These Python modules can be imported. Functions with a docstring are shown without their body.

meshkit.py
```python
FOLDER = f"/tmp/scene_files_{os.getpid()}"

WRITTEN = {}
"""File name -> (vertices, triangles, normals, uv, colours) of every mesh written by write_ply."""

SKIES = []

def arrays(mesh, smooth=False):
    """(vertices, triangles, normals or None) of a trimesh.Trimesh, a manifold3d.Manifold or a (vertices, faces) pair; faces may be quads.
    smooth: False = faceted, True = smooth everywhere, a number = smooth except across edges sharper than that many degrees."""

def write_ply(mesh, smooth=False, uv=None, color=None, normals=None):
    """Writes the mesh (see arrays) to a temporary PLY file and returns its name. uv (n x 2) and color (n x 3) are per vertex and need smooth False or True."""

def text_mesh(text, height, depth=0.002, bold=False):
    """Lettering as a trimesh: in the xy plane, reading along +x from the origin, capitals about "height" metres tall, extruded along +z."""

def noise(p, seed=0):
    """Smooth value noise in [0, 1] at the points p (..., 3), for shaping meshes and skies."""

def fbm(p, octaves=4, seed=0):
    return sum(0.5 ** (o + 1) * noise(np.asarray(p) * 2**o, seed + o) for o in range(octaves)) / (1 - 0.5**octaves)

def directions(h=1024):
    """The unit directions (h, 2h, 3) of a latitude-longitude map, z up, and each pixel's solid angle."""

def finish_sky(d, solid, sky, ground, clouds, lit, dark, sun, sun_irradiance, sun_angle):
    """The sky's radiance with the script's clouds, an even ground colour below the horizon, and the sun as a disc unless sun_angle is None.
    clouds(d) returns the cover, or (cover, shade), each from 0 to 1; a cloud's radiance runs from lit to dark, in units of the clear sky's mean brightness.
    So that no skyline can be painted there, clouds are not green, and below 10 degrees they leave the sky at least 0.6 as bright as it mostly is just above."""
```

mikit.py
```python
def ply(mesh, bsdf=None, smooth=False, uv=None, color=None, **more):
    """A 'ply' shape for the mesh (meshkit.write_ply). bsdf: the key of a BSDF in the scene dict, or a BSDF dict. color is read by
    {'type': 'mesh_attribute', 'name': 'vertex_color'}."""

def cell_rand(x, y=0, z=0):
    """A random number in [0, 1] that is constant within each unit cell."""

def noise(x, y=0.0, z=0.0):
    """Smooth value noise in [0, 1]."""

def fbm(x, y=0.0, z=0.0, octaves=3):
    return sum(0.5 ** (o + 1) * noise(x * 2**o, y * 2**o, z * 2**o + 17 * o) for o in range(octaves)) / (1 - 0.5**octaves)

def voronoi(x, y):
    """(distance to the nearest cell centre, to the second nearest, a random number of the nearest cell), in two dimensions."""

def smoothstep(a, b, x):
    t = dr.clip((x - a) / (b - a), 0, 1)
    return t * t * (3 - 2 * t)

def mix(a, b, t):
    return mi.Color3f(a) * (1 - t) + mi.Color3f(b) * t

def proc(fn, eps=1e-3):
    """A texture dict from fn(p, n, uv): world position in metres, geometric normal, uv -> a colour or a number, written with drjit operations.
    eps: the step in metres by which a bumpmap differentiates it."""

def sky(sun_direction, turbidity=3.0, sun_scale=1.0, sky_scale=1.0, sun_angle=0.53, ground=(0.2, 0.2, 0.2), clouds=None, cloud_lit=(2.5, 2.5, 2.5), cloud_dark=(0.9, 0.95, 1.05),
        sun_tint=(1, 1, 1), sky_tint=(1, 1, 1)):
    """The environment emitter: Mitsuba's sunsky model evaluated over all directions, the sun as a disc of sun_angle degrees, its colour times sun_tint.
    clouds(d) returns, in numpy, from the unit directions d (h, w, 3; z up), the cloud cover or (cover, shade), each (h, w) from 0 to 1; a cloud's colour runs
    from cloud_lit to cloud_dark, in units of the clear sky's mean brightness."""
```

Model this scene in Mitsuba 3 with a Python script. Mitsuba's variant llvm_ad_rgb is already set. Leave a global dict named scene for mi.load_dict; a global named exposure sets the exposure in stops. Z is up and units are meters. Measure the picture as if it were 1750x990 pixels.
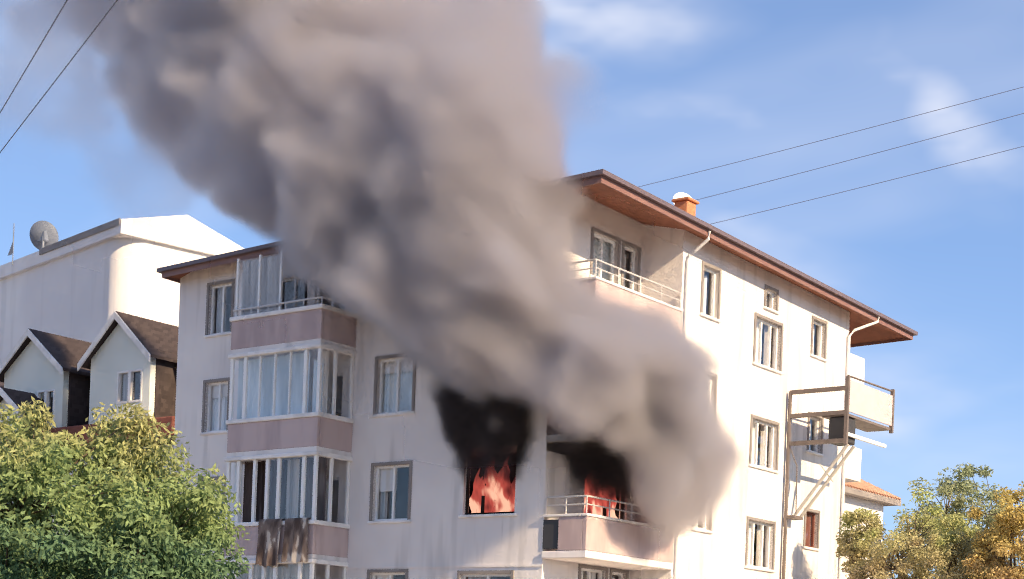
import math, random
import numpy as np, trimesh, manifold3d as m3
import mitsuba as mi, drjit as dr
import mikit, meshkit
from mikit import noise, fbm, smoothstep, mix, cell_rand
T = mi.ScalarTransform4f
rng = np.random.default_rng(7)
random.seed(7)
scene, labels = {}, {}

# ------------------------------------------------------------------ camera, sky, exposure
YAW, ROLL, FOC, PPY = 0.653, 0.038, 2752.4, 1152.0          # focal length and horizon in pixels of a 1750 px wide picture
EYE = np.array([22.667, -32.39, 1.59])
_cy, _sy, _cr, _sr = math.cos(YAW), math.sin(YAW), math.cos(ROLL), math.sin(ROLL)
FWD = np.array([-_sy, _cy, 0.0]); _r0 = np.array([_cy, _sy, 0.0]); _u0 = np.array([0, 0, 1.0])
RIGHT = _cr * _r0 + _sr * _u0; UP = -_sr * _r0 + _cr * _u0
scene['camera'] = {'type': 'perspective', 'fov': math.degrees(2 * math.atan(875 / FOC)), 'fov_axis': 'x', 'near_clip': 0.1, 'far_clip': 3000.0,
                   'principal_point_offset_x': 0.0, 'principal_point_offset_y': -(PPY - 495) / 990,
                   'to_world': T().look_at(origin=EYE.tolist(), target=(EYE + FWD).tolist(), up=UP.tolist())}
SUN = np.array([0.86, -0.15, 0.46])


def pix_dir(px, py):
    return FWD + RIGHT * (px - 875) / FOC - UP * (py - PPY) / FOC


def at(px, py, axis, val):
    """The point of the plane axis = val that stands behind a pixel of the photograph."""
    d = pix_dir(px, py); i = 'xyz'.index(axis)
    return EYE + d * (val - EYE[i]) / d[i]


def clouds(d):
    def unit(v): return np.asarray(v) / np.linalg.norm(v)
    veil = meshkit.fbm(np.stack([d[..., 0] / (d[..., 2] + .25) * 1.3, d[..., 1] / (d[..., 2] + .25) * 3.0, d[..., 2] * 0], -1) + 11.3, 5, 3)
    fine = meshkit.fbm(d * [26, 26, 60] + 3.7, 4, 9)
    c = np.clip((veil - .47) * 1.2, 0, .5)
    for (px, py, ax, wl, ws, amp) in [(1620, 215, (0.62, 0.79), .036, .017, .50), (1540, 130, (.7, .7), .03, .018, .24), (1030, 20, (1, .15), .055, .022, .62), (960, 90, (1, .3), .03, .016, .3),
                                      (1190, 205, (1, .05), .07, .016, .26), (1690, 275, (1, .3), .028, .012, .34), (1280, 420, (1, .5), .06, .022, .30), (1500, 700, (1, .2), .05, .04, .32), (60, 40, (1, .2), .06, .04, .3)]:
        b = unit(pix_dir(px, py)); e = d - b
        x, y = e @ RIGHT, -(e @ UP)
        a, q = x * ax[0] + y * ax[1], -x * ax[1] + y * ax[0]
        n = math.hypot(*ax)
        g = np.exp(-(a / n / wl) ** 2 - (q / n / ws) ** 2) * ((d @ b) > .9)
        c = np.maximum(c, amp * g * (.15 + 1.6 * np.clip(fine, 0, 1) ** 1.4 * 1.25))
    return np.clip(c + .05, 0, .8)


scene['sky'] = mikit.sky(SUN.tolist(), turbidity=3, sun_tint=(1.0, .96, .91), sky_tint=(.80, .865, 1.08), ground=(.16, .155, .15), clouds=clouds, cloud_lit=(2.3, 2.35, 2.6))
exposure = 2.5


# ------------------------------------------------------------------ materials
def two(b): return {'type': 'twosided', 'b': b}
def rgb(*c): return {'type': 'rgb', 'value': list(c)}
def mat(key, color, rough=.6, spec=.3, bump=None, scale=1.0):
    """color: a triple, or fn(p, n, uv) giving a colour."""
    c = mikit.proc(color) if callable(color) else rgb(*color)
    b = {'type': 'principled', 'base_color': c, 'roughness': rough, 'specular': spec}
    if bump is not None:
        b = {'type': 'bumpmap', 'arbitrary': mikit.proc(bump, 4e-3), 'scale': scale, 'b': b}
    scene[key] = two(b)


def C3(c): return mi.Color3f(*c)
def plaster_fn(p, n, uv):
    big = fbm(p.x * .55 + 3, p.y * .55, p.z * .4, 4)
    drip = fbm(p.x * 3.1 + p.y * 3.3, 2.0, p.z * .28, 3)
    c = mix(C3((.70, .665, .66)), C3((.78, .745, .725)), smoothstep(.3, .7, big))
    c = c * (1 - .22 * smoothstep(.48, .82, drip))
    # soot licked up above the two burnt openings of the third storey
    n1 = fbm(p.x * 2.1, p.y * 2.1, p.z * 1.5, 3) - .5
    t = (p.z - 6.6) / 2.6
    w = 1.05 + .55 * dr.clip(t, 0, 1)
    s1 = smoothstep(1.25, .75, dr.abs(p.x + 3.05) / w + n1 * .5) * smoothstep(6.4, 7.0, p.z + n1) * smoothstep(9.7, 8.7, p.z + n1 * 1.2) * dr.select(dr.abs(p.y) < .06, 1., 0.)
    s2 = smoothstep(1.25, .8, dr.abs(p.y - 2.6) / 1.5 + n1 * .5) * smoothstep(5.9, 6.9, p.z + n1) * dr.select((p.z < 7.5) & (p.x < -.9) & (p.x > -1.4), 1., 0.)
    s3 = smoothstep(1.3, .7, dr.abs(p.y - 1.9) / 2.0 + n1 * .5) * dr.select((p.z > 7.2) & (p.z < 7.6) & (p.x > -1.3) & (p.x < .2), 1., 0.)
    streak = .35 * smoothstep(.5, .8, fbm(p.x * 5 + p.y * 5, 3.0, p.z * .35, 3)) * smoothstep(4.0, 5.2, p.z) * smoothstep(5.75, 5.3, p.z) * smoothstep(1.2, .7, dr.abs(p.x + 3.05)) * dr.select(dr.abs(p.y) < .06, 1., 0.)
    return mix(c, C3((.012, .010, .012)), .97 * dr.maximum(dr.maximum(s1, s2), dr.maximum(s3, streak)))
def plaster_bump(p, n, uv): return fbm(p.x * 24, p.y * 24, p.z * 24, 2) * .5 + fbm(p.x * 1.4, p.y * 1.4, p.z * 1.4, 3)
mat('m_plaster', plaster_fn, .85, .2, plaster_bump, .012)
def parapet_fn(p, n, uv):
    s = fbm(p.x * 2.5 + p.y * 2.5, p.y, p.z * .5, 4)
    c = mix(C3((.40, .315, .32)), C3((.52, .42, .415)), smoothstep(.3, .7, s))
    soot = smoothstep(.62, .40, fbm(p.x * 1.2, p.y * 1.2, p.z * 1.2, 3) + .35 * (p.z - 7.6)) * dr.select((p.z > 7.2) & (p.z < 8.6) & (p.x > -1.4), 1., 0.)
    return mix(c, C3((.03, .026, .027)), .8 * soot)
mat('m_parapet', parapet_fn, .8, .2, plaster_bump, .008)
mat('m_trim', lambda p, n, uv: mix(C3((.66, .645, .64)), C3((.80, .785, .78)), smoothstep(.3, .65, fbm(p.x * 3 + p.y * 3, 0, p.z * 2, 3))), .6, .3)
mat('m_pvc', (.78, .78, .78), .4, .4)
mat('m_surround', lambda p, n, uv: mix(C3((.20, .18, .175)), C3((.30, .275, .265)), fbm(p.x * 4 + p.y * 4, 0, p.z * 4, 3)), .7, .25)
mat('m_inside', (.30, .28, .27), .9, .1)
mat('m_slab', (.42, .40, .40), .9, .1)
mat('m_char', lambda p, n, uv: mix(C3((.010, .008, .008)), C3((.035, .025, .022)), fbm(p.x * 5, p.y * 5, p.z * 5, 3)), .95, .05)
def curtain_fn(p, n, uv):
    f = fbm(p.x * 9 + p.y * 9, 0, p.z * .3, 3)
    return mix(C3((.52, .54, .56)), C3((.80, .81, .82)), smoothstep(.25, .7, f))
mat('m_curtain', curtain_fn, .9, .1)
mat('m_net', lambda p, n, uv: mix(C3((.40, .46, .50)), C3((.62, .69, .73)), smoothstep(.3, .7, fbm(p.x * 3 + p.y * 3, 0, p.z * .5, 3))), .9, .1)
mat('m_drape', lambda p, n, uv: mix(C3((.05, .038, .036)), C3((.13, .10, .095)), smoothstep(.3, .7, fbm(p.x * 5 + p.y * 5, 0, p.z * .6, 3))), .9, .1)
mat('m_curtain_grey', lambda p, n, uv: mix(C3((.28, .27, .27)), C3((.50, .48, .46)), smoothstep(.3, .7, fbm(p.x * 9 + p.y * 9, 0, p.z * .3, 3))), .9, .1)
mat('m_blind', (.62, .60, .585), .7, .2)
def soffit_fn(p, n, uv):
    k = dr.floor(p.x / .16); k2 = dr.floor(p.y / .16)
    return mix(C3((.20, .085, .058)), C3((.30, .125, .082)), .5 * cell_rand(k, k2, 1) + .5 * fbm(p.x * 2, p.y * 2, 0, 3))
mat('m_soffit', soffit_fn, .7, .25)
mat('m_fascia', lambda p, n, uv: mix(C3((.17, .085, .075)), C3((.27, .16, .145)), fbm(p.x * 1.3, p.y * 1.3, p.z * 6, 4)), .5, .4)
mat('m_gutter', (.13, .10, .115), .45, .5)
mat('m_tile', lambda p, n, uv: mix(C3((.17, .07, .05)), C3((.30, .13, .085)), fbm(p.x * 3, p.y * 3, p.z * 3, 3)), .8, .2)
mat('m_brick', lambda p, n, uv: mix(C3((.42, .17, .09)), C3((.58, .27, .15)), fbm(p.x * 9, p.y * 9, p.z * 16, 3)), .85, .2)
mat('m_white_metal', (.74, .74, .75), .4, .5)
mat('m_rail', (.50, .49, .50), .45, .5)
mat('m_steel', lambda p, n, uv: mix(C3((.10, .08, .075)), C3((.20, .165, .15)), fbm(p.x * 6, p.y * 6, p.z * 3, 4)), .55, .5)
mat('m_strut', (.47, .45, .42), .5, .5)
mat('m_pink', lambda p, n, uv: mix(C3((.55, .42, .43)), C3((.63, .51, .52)), fbm(p.x * 3, p.y * 3, p.z * 3, 3)), .7, .3)
mat('m_dark', (.05, .05, .055), .6, .3)
mat('m_dish', (.15, .175, .23), .5, .4)
mat('m_cable', (.20, .20, .25), .7, .2)
def white_fn(p, n, uv):
    return mix(C3((.70, .68, .69)), C3((.80, .78, .77)), smoothstep(.3, .7, fbm(p.x * .3, p.y * .3, p.z * .25, 4))) * (1 - .1 * smoothstep(.5, .8, fbm(p.x * 2 + p.y * 2, 0, p.z * .15, 3)))
mat('m_white_wall', white_fn, .85, .2)
mat('m_dormer_wall', lambda p, n, uv: mix(C3((.60, .64, .61)), C3((.71, .74, .71)), fbm(p.x * .8, p.y * .8, p.z * .8, 3)), .8, .2)
def shingle_fn(p, n, uv):
    r = dr.floor(p.z / .16)
    return mix(C3((.036, .029, .031)), C3((.080, .064, .064)), .6 * cell_rand(dr.floor((p.x + p.y) / .22 + .5 * r), r, 3) + .4 * fbm(p.x * 2, p.y * 2, p.z * 2, 3))
mat('m_shingle', shingle_fn, .85, .15)
mat('m_redband', lambda p, n, uv: mix(C3((.13, .045, .035)), C3((.22, .09, .07)), fbm(p.x * 4, p.y * 4, p.z * 8, 3)), .8, .2)
mat('m_orange_tile', lambda p, n, uv: mix(C3((.46, .26, .18)), C3((.62, .40, .30)), fbm(p.x * 2, p.y * 2, p.z * 2, 4)), .8, .2)
mat('m_bark', lambda p, n, uv: mix(C3((.07, .05, .04)), C3((.17, .13, .10)), fbm(p.x * 12, p.y * 12, p.z * 3, 3)), .9, .1, lambda p, n, uv: fbm(p.x * 25, p.y * 25, p.z * 6, 3), .02)
mat('m_asphalt', lambda p, n, uv: mix(C3((.04, .04, .042)), C3((.07, .068, .066)), fbm(p.x * 3, p.y * 3, 0, 4)), .9, .2)
mat('m_pavement', lambda p, n, uv: mix(C3((.34, .33, .31)), C3((.46, .44, .42)), .5 * cell_rand(dr.floor(p.x / .4), dr.floor(p.y / .4)) + .5 * fbm(p.x, p.y, 0, 3)), .9, .2)
mat('m_ground', lambda p, n, uv: mix(C3((.24, .21, .17)), C3((.38, .34, .28)), fbm(p.x * .4, p.y * .4, 0, 5)), .95, .1)
mat('m_paint', (.75, .75, .73), .7, .2)
scene['m_glass'] = {'type': 'thindielectric', 'int_ior': 1.5}


def leaf_mat(key, ramp, z0, z1, warp=1.1):
    """ramp: lower green, mid, top autumn colour of the species' leaves."""
    def fn(p, n, uv):
        a = fbm(p.x * 1.6, p.y * 1.6, p.z * 1.6, 3)
        leaf = noise(p.x * 19, p.y * 19, p.z * 19)
        t = dr.clip((p.z - z0) / (z1 - z0) + (a - .5) * warp, 0, 1)
        c = mix(mix(C3(ramp[0]), C3(ramp[1]), smoothstep(0, .55, t)), C3(ramp[2]), smoothstep(.5, 1, t))
        return c * (.6 + .8 * leaf)
    scene[key] = {'type': 'principledthin', 'base_color': mikit.proc(fn), 'roughness': .55, 'diff_trans': .75, 'spec_trans': 0.0, 'eta': 1.35}


leaf_mat('m_leaf_near', [(.14, .24, .14), (.27, .36, .16), (.44, .44, .21)], 2.4, 5.4, .7)
leaf_mat('m_leaf_grey', [(.36, .36, .24), (.36, .40, .24), (.34, .40, .26)], 4.5, 9.5)
leaf_mat('m_leaf_yellow', [(.56, .43, .23), (.62, .51, .20), (.60, .54, .22)], 4.0, 8.5)
leaf_mat('m_leaf_olive', [(.52, .44, .29), (.50, .47, .26), (.47, .53, .23)], 3.5, 7.5)
def rug_fn(p, n, uv):
    a = fbm(p.x * 4.5, 1.0, p.z * 1.6, 4)
    c = mix(C3((.08, .058, .052)), C3((.21, .165, .145)), smoothstep(.3, .6, a))
    return mix(c, C3((.50, .45, .40)), smoothstep(.57, .66, a))
mat('m_rug', rug_fn, .95, .1)


# ------------------------------------------------------------------ helpers
def tag(key, label, category=None, group=None, kind=None):
    d = {'label': label}
    for a, b in (('category', category), ('group', group), ('kind', kind)):
        if b: d[a] = b
    labels[key] = d


def numbered(key):
    used = lambda k: any(s == k or s.startswith(k + '__') for s in list(scene) + list(labels))
    if not used(key): return key
    i = 1
    while used(f'{key}_{i:03d}'): i += 1
    return f'{key}_{i:03d}'


def add(name, mesh, m, parent=None, smooth=False, **more):
    key = numbered((parent + '__' if parent else '') + name)
    if isinstance(mesh, list): mesh = trimesh.util.concatenate(mesh)
    scene[key] = mikit.ply(mesh, m, smooth=smooth, **more)
    return key


def hold(name, parent=None):
    key = numbered((parent + '__' if parent else '') + name)
    labels.setdefault(key, {})
    return key


def bx(x0, x1, y0, y1, z0, z1, bev=0.0):
    lo, hi = np.minimum([x0, y0, z0], [x1, y1, z1]), np.maximum([x0, y0, z0], [x1, y1, z1])
    if bev <= 0:
        b = trimesh.creation.box(extents=hi - lo); b.apply_translation((lo + hi) / 2); return b
    c, e = (lo + hi) / 2, (hi - lo) / 2
    bev = min(bev, .45 * e.min())
    pts = [[sx * (e[0] - bx_), sy * (e[1] - by_), sz * (e[2] - bz_)] for sx in (-1, 1) for sy in (-1, 1) for sz in (-1, 1)
           for bx_, by_, bz_ in ((0, bev, bev), (bev, 0, bev), (bev, bev, 0))]
    b = trimesh.convex.convex_hull(np.array(pts) + c)
    return b


def tube(pts, r, n=8):
    v, f = common_tube(np.asarray(pts, float), r, n)
    return trimesh.Trimesh(v, f, process=False)


def common_tube(p, radii, sides):
    t = np.gradient(p, axis=0); t /= np.linalg.norm(t, axis=1, keepdims=True) + 1e-12
    a = np.cross(t, np.where(np.abs(t[:, 2:]) < .9, [0, 0, 1.0], [1.0, 0, 0])); a /= np.linalg.norm(a, axis=1, keepdims=True) + 1e-12
    b, ang = np.cross(t, a), np.arange(sides) * 2 * np.pi / sides
    v = p[:, None] + np.broadcast_to(radii, (len(p),))[:, None, None] * (np.cos(ang)[None, :, None] * a[:, None] + np.sin(ang)[None, :, None] * b[:, None])
    i, j = np.meshgrid(np.arange(len(p) - 1), np.arange(sides), indexing='ij')
    q = np.stack([i * sides + j, i * sides + (j + 1) % sides, (i + 1) * sides + (j + 1) % sides, (i + 1) * sides + j], -1).reshape(-1, 4)
    f = [q[:, [0, 1, 2]], q[:, [0, 2, 3]]]
    n = len(p)
    k = np.arange(1, sides - 1)
    f += [np.stack([0 * k, k + 1, k], 1), np.stack([0 * k, k, k + 1], 1) + (n - 1) * sides]
    return v.reshape(-1, 3), np.vstack(f)


def M(tm): return m3.Manifold(m3.Mesh(np.asarray(tm.vertices, np.float32), np.asarray(tm.faces, np.uint32)))
def TM(mm):
    q = mm.to_mesh(); return trimesh.Trimesh(q.vert_properties[:, :3], q.tri_verts, process=False)
def poly_prism(pts, z0, z1):
    p = np.asarray(pts, float)
    cs = m3.CrossSection([p.tolist()], m3.FillRule.NonZero)
    return m3.Manifold.extrude(cs, z1 - z0).translate([0, 0, z0])


class Face:
    """A facade: u along it, w out of it, z up."""
    def __init__(s, axis, val, sign): s.axis, s.val, s.sign = axis, val, sign
    def box(s, u0, u1, w0, w1, z0, z1, bev=0.0):
        a, b = s.val + s.sign * w0, s.val + s.sign * w1
        return bx(u0, u1, a, b, z0, z1, bev) if s.axis == 'y' else bx(a, b, u0, u1, z0, z1, bev)
    def pt(s, u, w, z): return [u, s.val + s.sign * w, z] if s.axis == 'y' else [s.val + s.sign * w, u, z]
    def sheet(s, u0, u1, w, z0, z1, wave=0.0, n=26, seed=0):
        """A hanging curtain with folds."""
        r = np.random.default_rng(seed)
        uu = np.linspace(u0, u1, n); ph = np.cumsum(r.uniform(.7, 1.7, n))
        ww = w + wave * np.sin(ph)
        v = [s.pt(a, b, z) for z in (z0, z1) for a, b in zip(uu, ww)]
        f = [[i, i + 1, n + i + 1, n + i] for i in range(n - 1)]
        f = np.array(f); f = np.vstack([f[:, [0, 1, 2]], f[:, [0, 2, 3]]])
        return trimesh.Trimesh(np.array(v), f, process=False)


LEFT, RIGHTF, RECESS, RETURN = Face('y', 0.0, -1), Face('x', 0.0, 1), Face('x', -1.29, 1), Face('y', 4.0, -1)
STOREY = 2.9
def ref(k): return 10.9 + (k - 4) * STOREY      # reference level of storey k (4 = top)

# ------------------------------------------------------------------ ground
def strip(name, mesh, m, label=None):
    key = add(name, mesh, m)
    labels[key] = {'kind': 'structure', **({'label': label} if label else {})}
strip('ground', bx(-600, 600, -600, 600, -1.0, 0.0), 'm_ground', 'bare earthy ground below and around the buildings')
strip('road', bx(-200, 200, -24, -15, 0.004, 0.008), 'm_asphalt', 'asphalt street in front of the burning building')
strip('side_road', bx(12, 19, -14.9, 200, 0.004, 0.008), 'm_asphalt', 'asphalt side street beside the burning building')
strip('pavement', bx(-200, 9, -14.8, -11.5, 0.0, 0.14, .02), 'm_pavement', 'paved footway with kerb along the street')
strip('pavement', bx(6, 9, -11.4, 200, 0.0, 0.14, .02), 'm_pavement', 'paved footway with kerb along the side street')

# ------------------------------------------------------------------ the burning apartment building
B = 'apartment_building'
labels[B] = {'label': 'white apartment building on fire, with mauve balconies and smoke pouring from its windows', 'category': 'building'}
XL, YB = -15.33, 14.0
foot = [(XL, 0), (-1.29, 0), (-1.29, 4), (0, 4), (0, YB), (XL, YB)]
WT = .25
inner = [(XL + WT, WT), (-1.29 - WT, WT), (-1.29 - WT, 4 + WT), (-WT, 4 + WT), (-WT, YB - WT), (XL + WT, YB - WT)]
wall = poly_prism(foot, 0.0, 16) - poly_prism(inner, 0.15, 17)
eave = np.array([(XL - .12, -.62), (.66, -.85), (.66, 17.35), (XL - .12, 17.35)])
def tilt(x, y): return 13.66 - .019 * y + .019 * x
PITCH = .27
def roof_hull(drop, grow=0.0):
    lo = [[x, y, tilt(x, y) - drop] for x, y in eave]
    x0, x1, y0, y1 = XL - .12, .66, -.7, 17.35
    hw = (x1 - x0) / 2
    xm = (x0 + x1) / 2
    rz = lambda y: tilt(xm, y) + PITCH * hw - drop
    top = [[xm, y0 + hw, rz(y0 + hw)], [xm, y1 - hw, rz(y1 - hw)]]
    return M(trimesh.convex.convex_hull(np.array(lo + top + [[x, y, z - .6] for x, y, z in lo])))
cut = roof_hull(.10)
over = poly_prism([(XL - 2, -3), (3, -3), (3, 20), (XL - 2, 20)], 12.2, 25) - roof_hull(.12)
# keep the walls only below the roof's underside
wall = wall - (over ^ poly_prism([(XL - 2, -3), (3, -3), (3, 20), (XL - 2, 20)], 13.0, 25))

WINDOWS = []   # (face, storey, u0, u1, z0, z1, style)
def win(face, k, u0, u1, z0, z1, style='curtain', label=None): WINDOWS.append((face, k, u0, u1, z0, z1, style, label))
S, H = .61, 1.93                                 # sill and head above the storey's reference level
for k in (4, 3, 2, 1):
    win(LEFT, k, -14.0, -13.0, ref(k) + .42, ref(k) + 1.9, 'dark' if k == 4 else 'curtain')
    win(LEFT, k, -7.1, -5.8, ref(k) + S - .12, ref(k) + H + .06, 'curtain' if k > 2 else 'blind')
    if k != 2: win(LEFT, k, -3.92, -2.25, ref(k) + S - .12, ref(k) + H, 'dark')
    win(RIGHTF, k, 5.05, 5.88, ref(k) + S, ref(k) + H, 'tall')
    win(RIGHTF, k, 8.02, 9.54, ref(k) - .19, ref(k) + 1.14, 'double')
    win(RIGHTF, k, 11.52, 12.34, ref(k) + .67, ref(k) + 1.75, 'tall' if k > 2 else 'rust')
    win(RECESS, k, 1.66, 2.82, ref(k) + 1.05, ref(k) + 2.2, 'curtain') if k != 2 else None
    win(RECESS, k, 3.1, 3.8, ref(k) - .2, ref(k) + 2.2, 'tall') if k != 2 else None
    for u0 in (-11.1, -9.6): win(LEFT, k, u0, u0 + 1.2, ref(k) - .2, ref(k) + 1.75, 'open')
win(RIGHTF, 5, 8.55, 9.2, ref(4) + 1.5, ref(4) + 2.05, 'small')
FIRE1 = (-3.92, -2.23, 5.66, 7.75)
FIRE2 = (1.72, 3.72, 5.0, 7.3)
# cut the openings
cuts = [f.box(u0, u1, -.6, .3, z0, z1) for f, k, u0, u1, z0, z1, *_ in WINDOWS]
cuts += [LEFT.box(FIRE1[0], FIRE1[1], -.6, .3, FIRE1[2], FIRE1[3]), RECESS.box(FIRE2[0], FIRE2[1], -.6, .3, FIRE2[2], FIRE2[3])]
wall = wall - m3.Manifold.batch_boolean([M(c) for c in cuts], m3.OpType.Add)
add('wall', TM(wall), 'm_plaster', B)
add('cornice', [LEFT.box(XL - .02, -1.27, .0, .03, 4.30, 4.36), RIGHTF.box(4.0, YB + .02, .0, .025, 4.30, 4.36)], 'm_plaster', B)
for k in (1, 2, 3, 4):
    add('floor', [TM(poly_prism([(a + .0, b) for a, b in inner], ref(k) - .56, ref(k) - .34))], 'm_inside', B)
add('inner_wall', [bx(XL + 3, -4.6, 3.2, 3.35, .2, 13.2), bx(-4.9, -4.75, 3.35, YB - .3, .2, 13.0), bx(-5.15, -5.05, .26, 3.2, .2, 13.3), bx(-1.95, -1.85, .26, 1.4, .2, 13.3),
                   bx(-4.6, -.3, 7.0, 7.1, .2, 13.2), bx(-4.6, -.3, 10.5, 10.6, .2, 13.1), bx(-8.2, -8.1, .26, 3.2, .2, 13.3), bx(-12.3, -12.2, .26, 3.2, .2, 13.2)], 'm_inside', B)
char = add('charred_room', [bx(-5.0, -1.97, 3.1, 3.18, 5.0, 7.5), bx(-5.04, -4.98, .27, 3.1, 5.0, 7.5), bx(-5.0, -1.97, .27, 3.1, 7.50, 7.53), bx(-2.03, -1.97, .27, 3.1, 5.0, 7.5), bx(-5.0, -1.97, .27, 3.1, 5.0, 5.03),
                            bx(-4.5, -4.4, 1.45, 4.2, 4.8, 7.5), bx(-4.4, -1.6, 1.42, 1.5, 4.8, 7.5), bx(-4.4, -1.6, 4.1, 4.18, 4.8, 7.5), bx(-4.4, -1.6, 1.5, 4.1, 7.44, 7.47), bx(-4.4, -1.6, 1.5, 4.1, 4.80, 4.83)], 'm_char', B)


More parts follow.
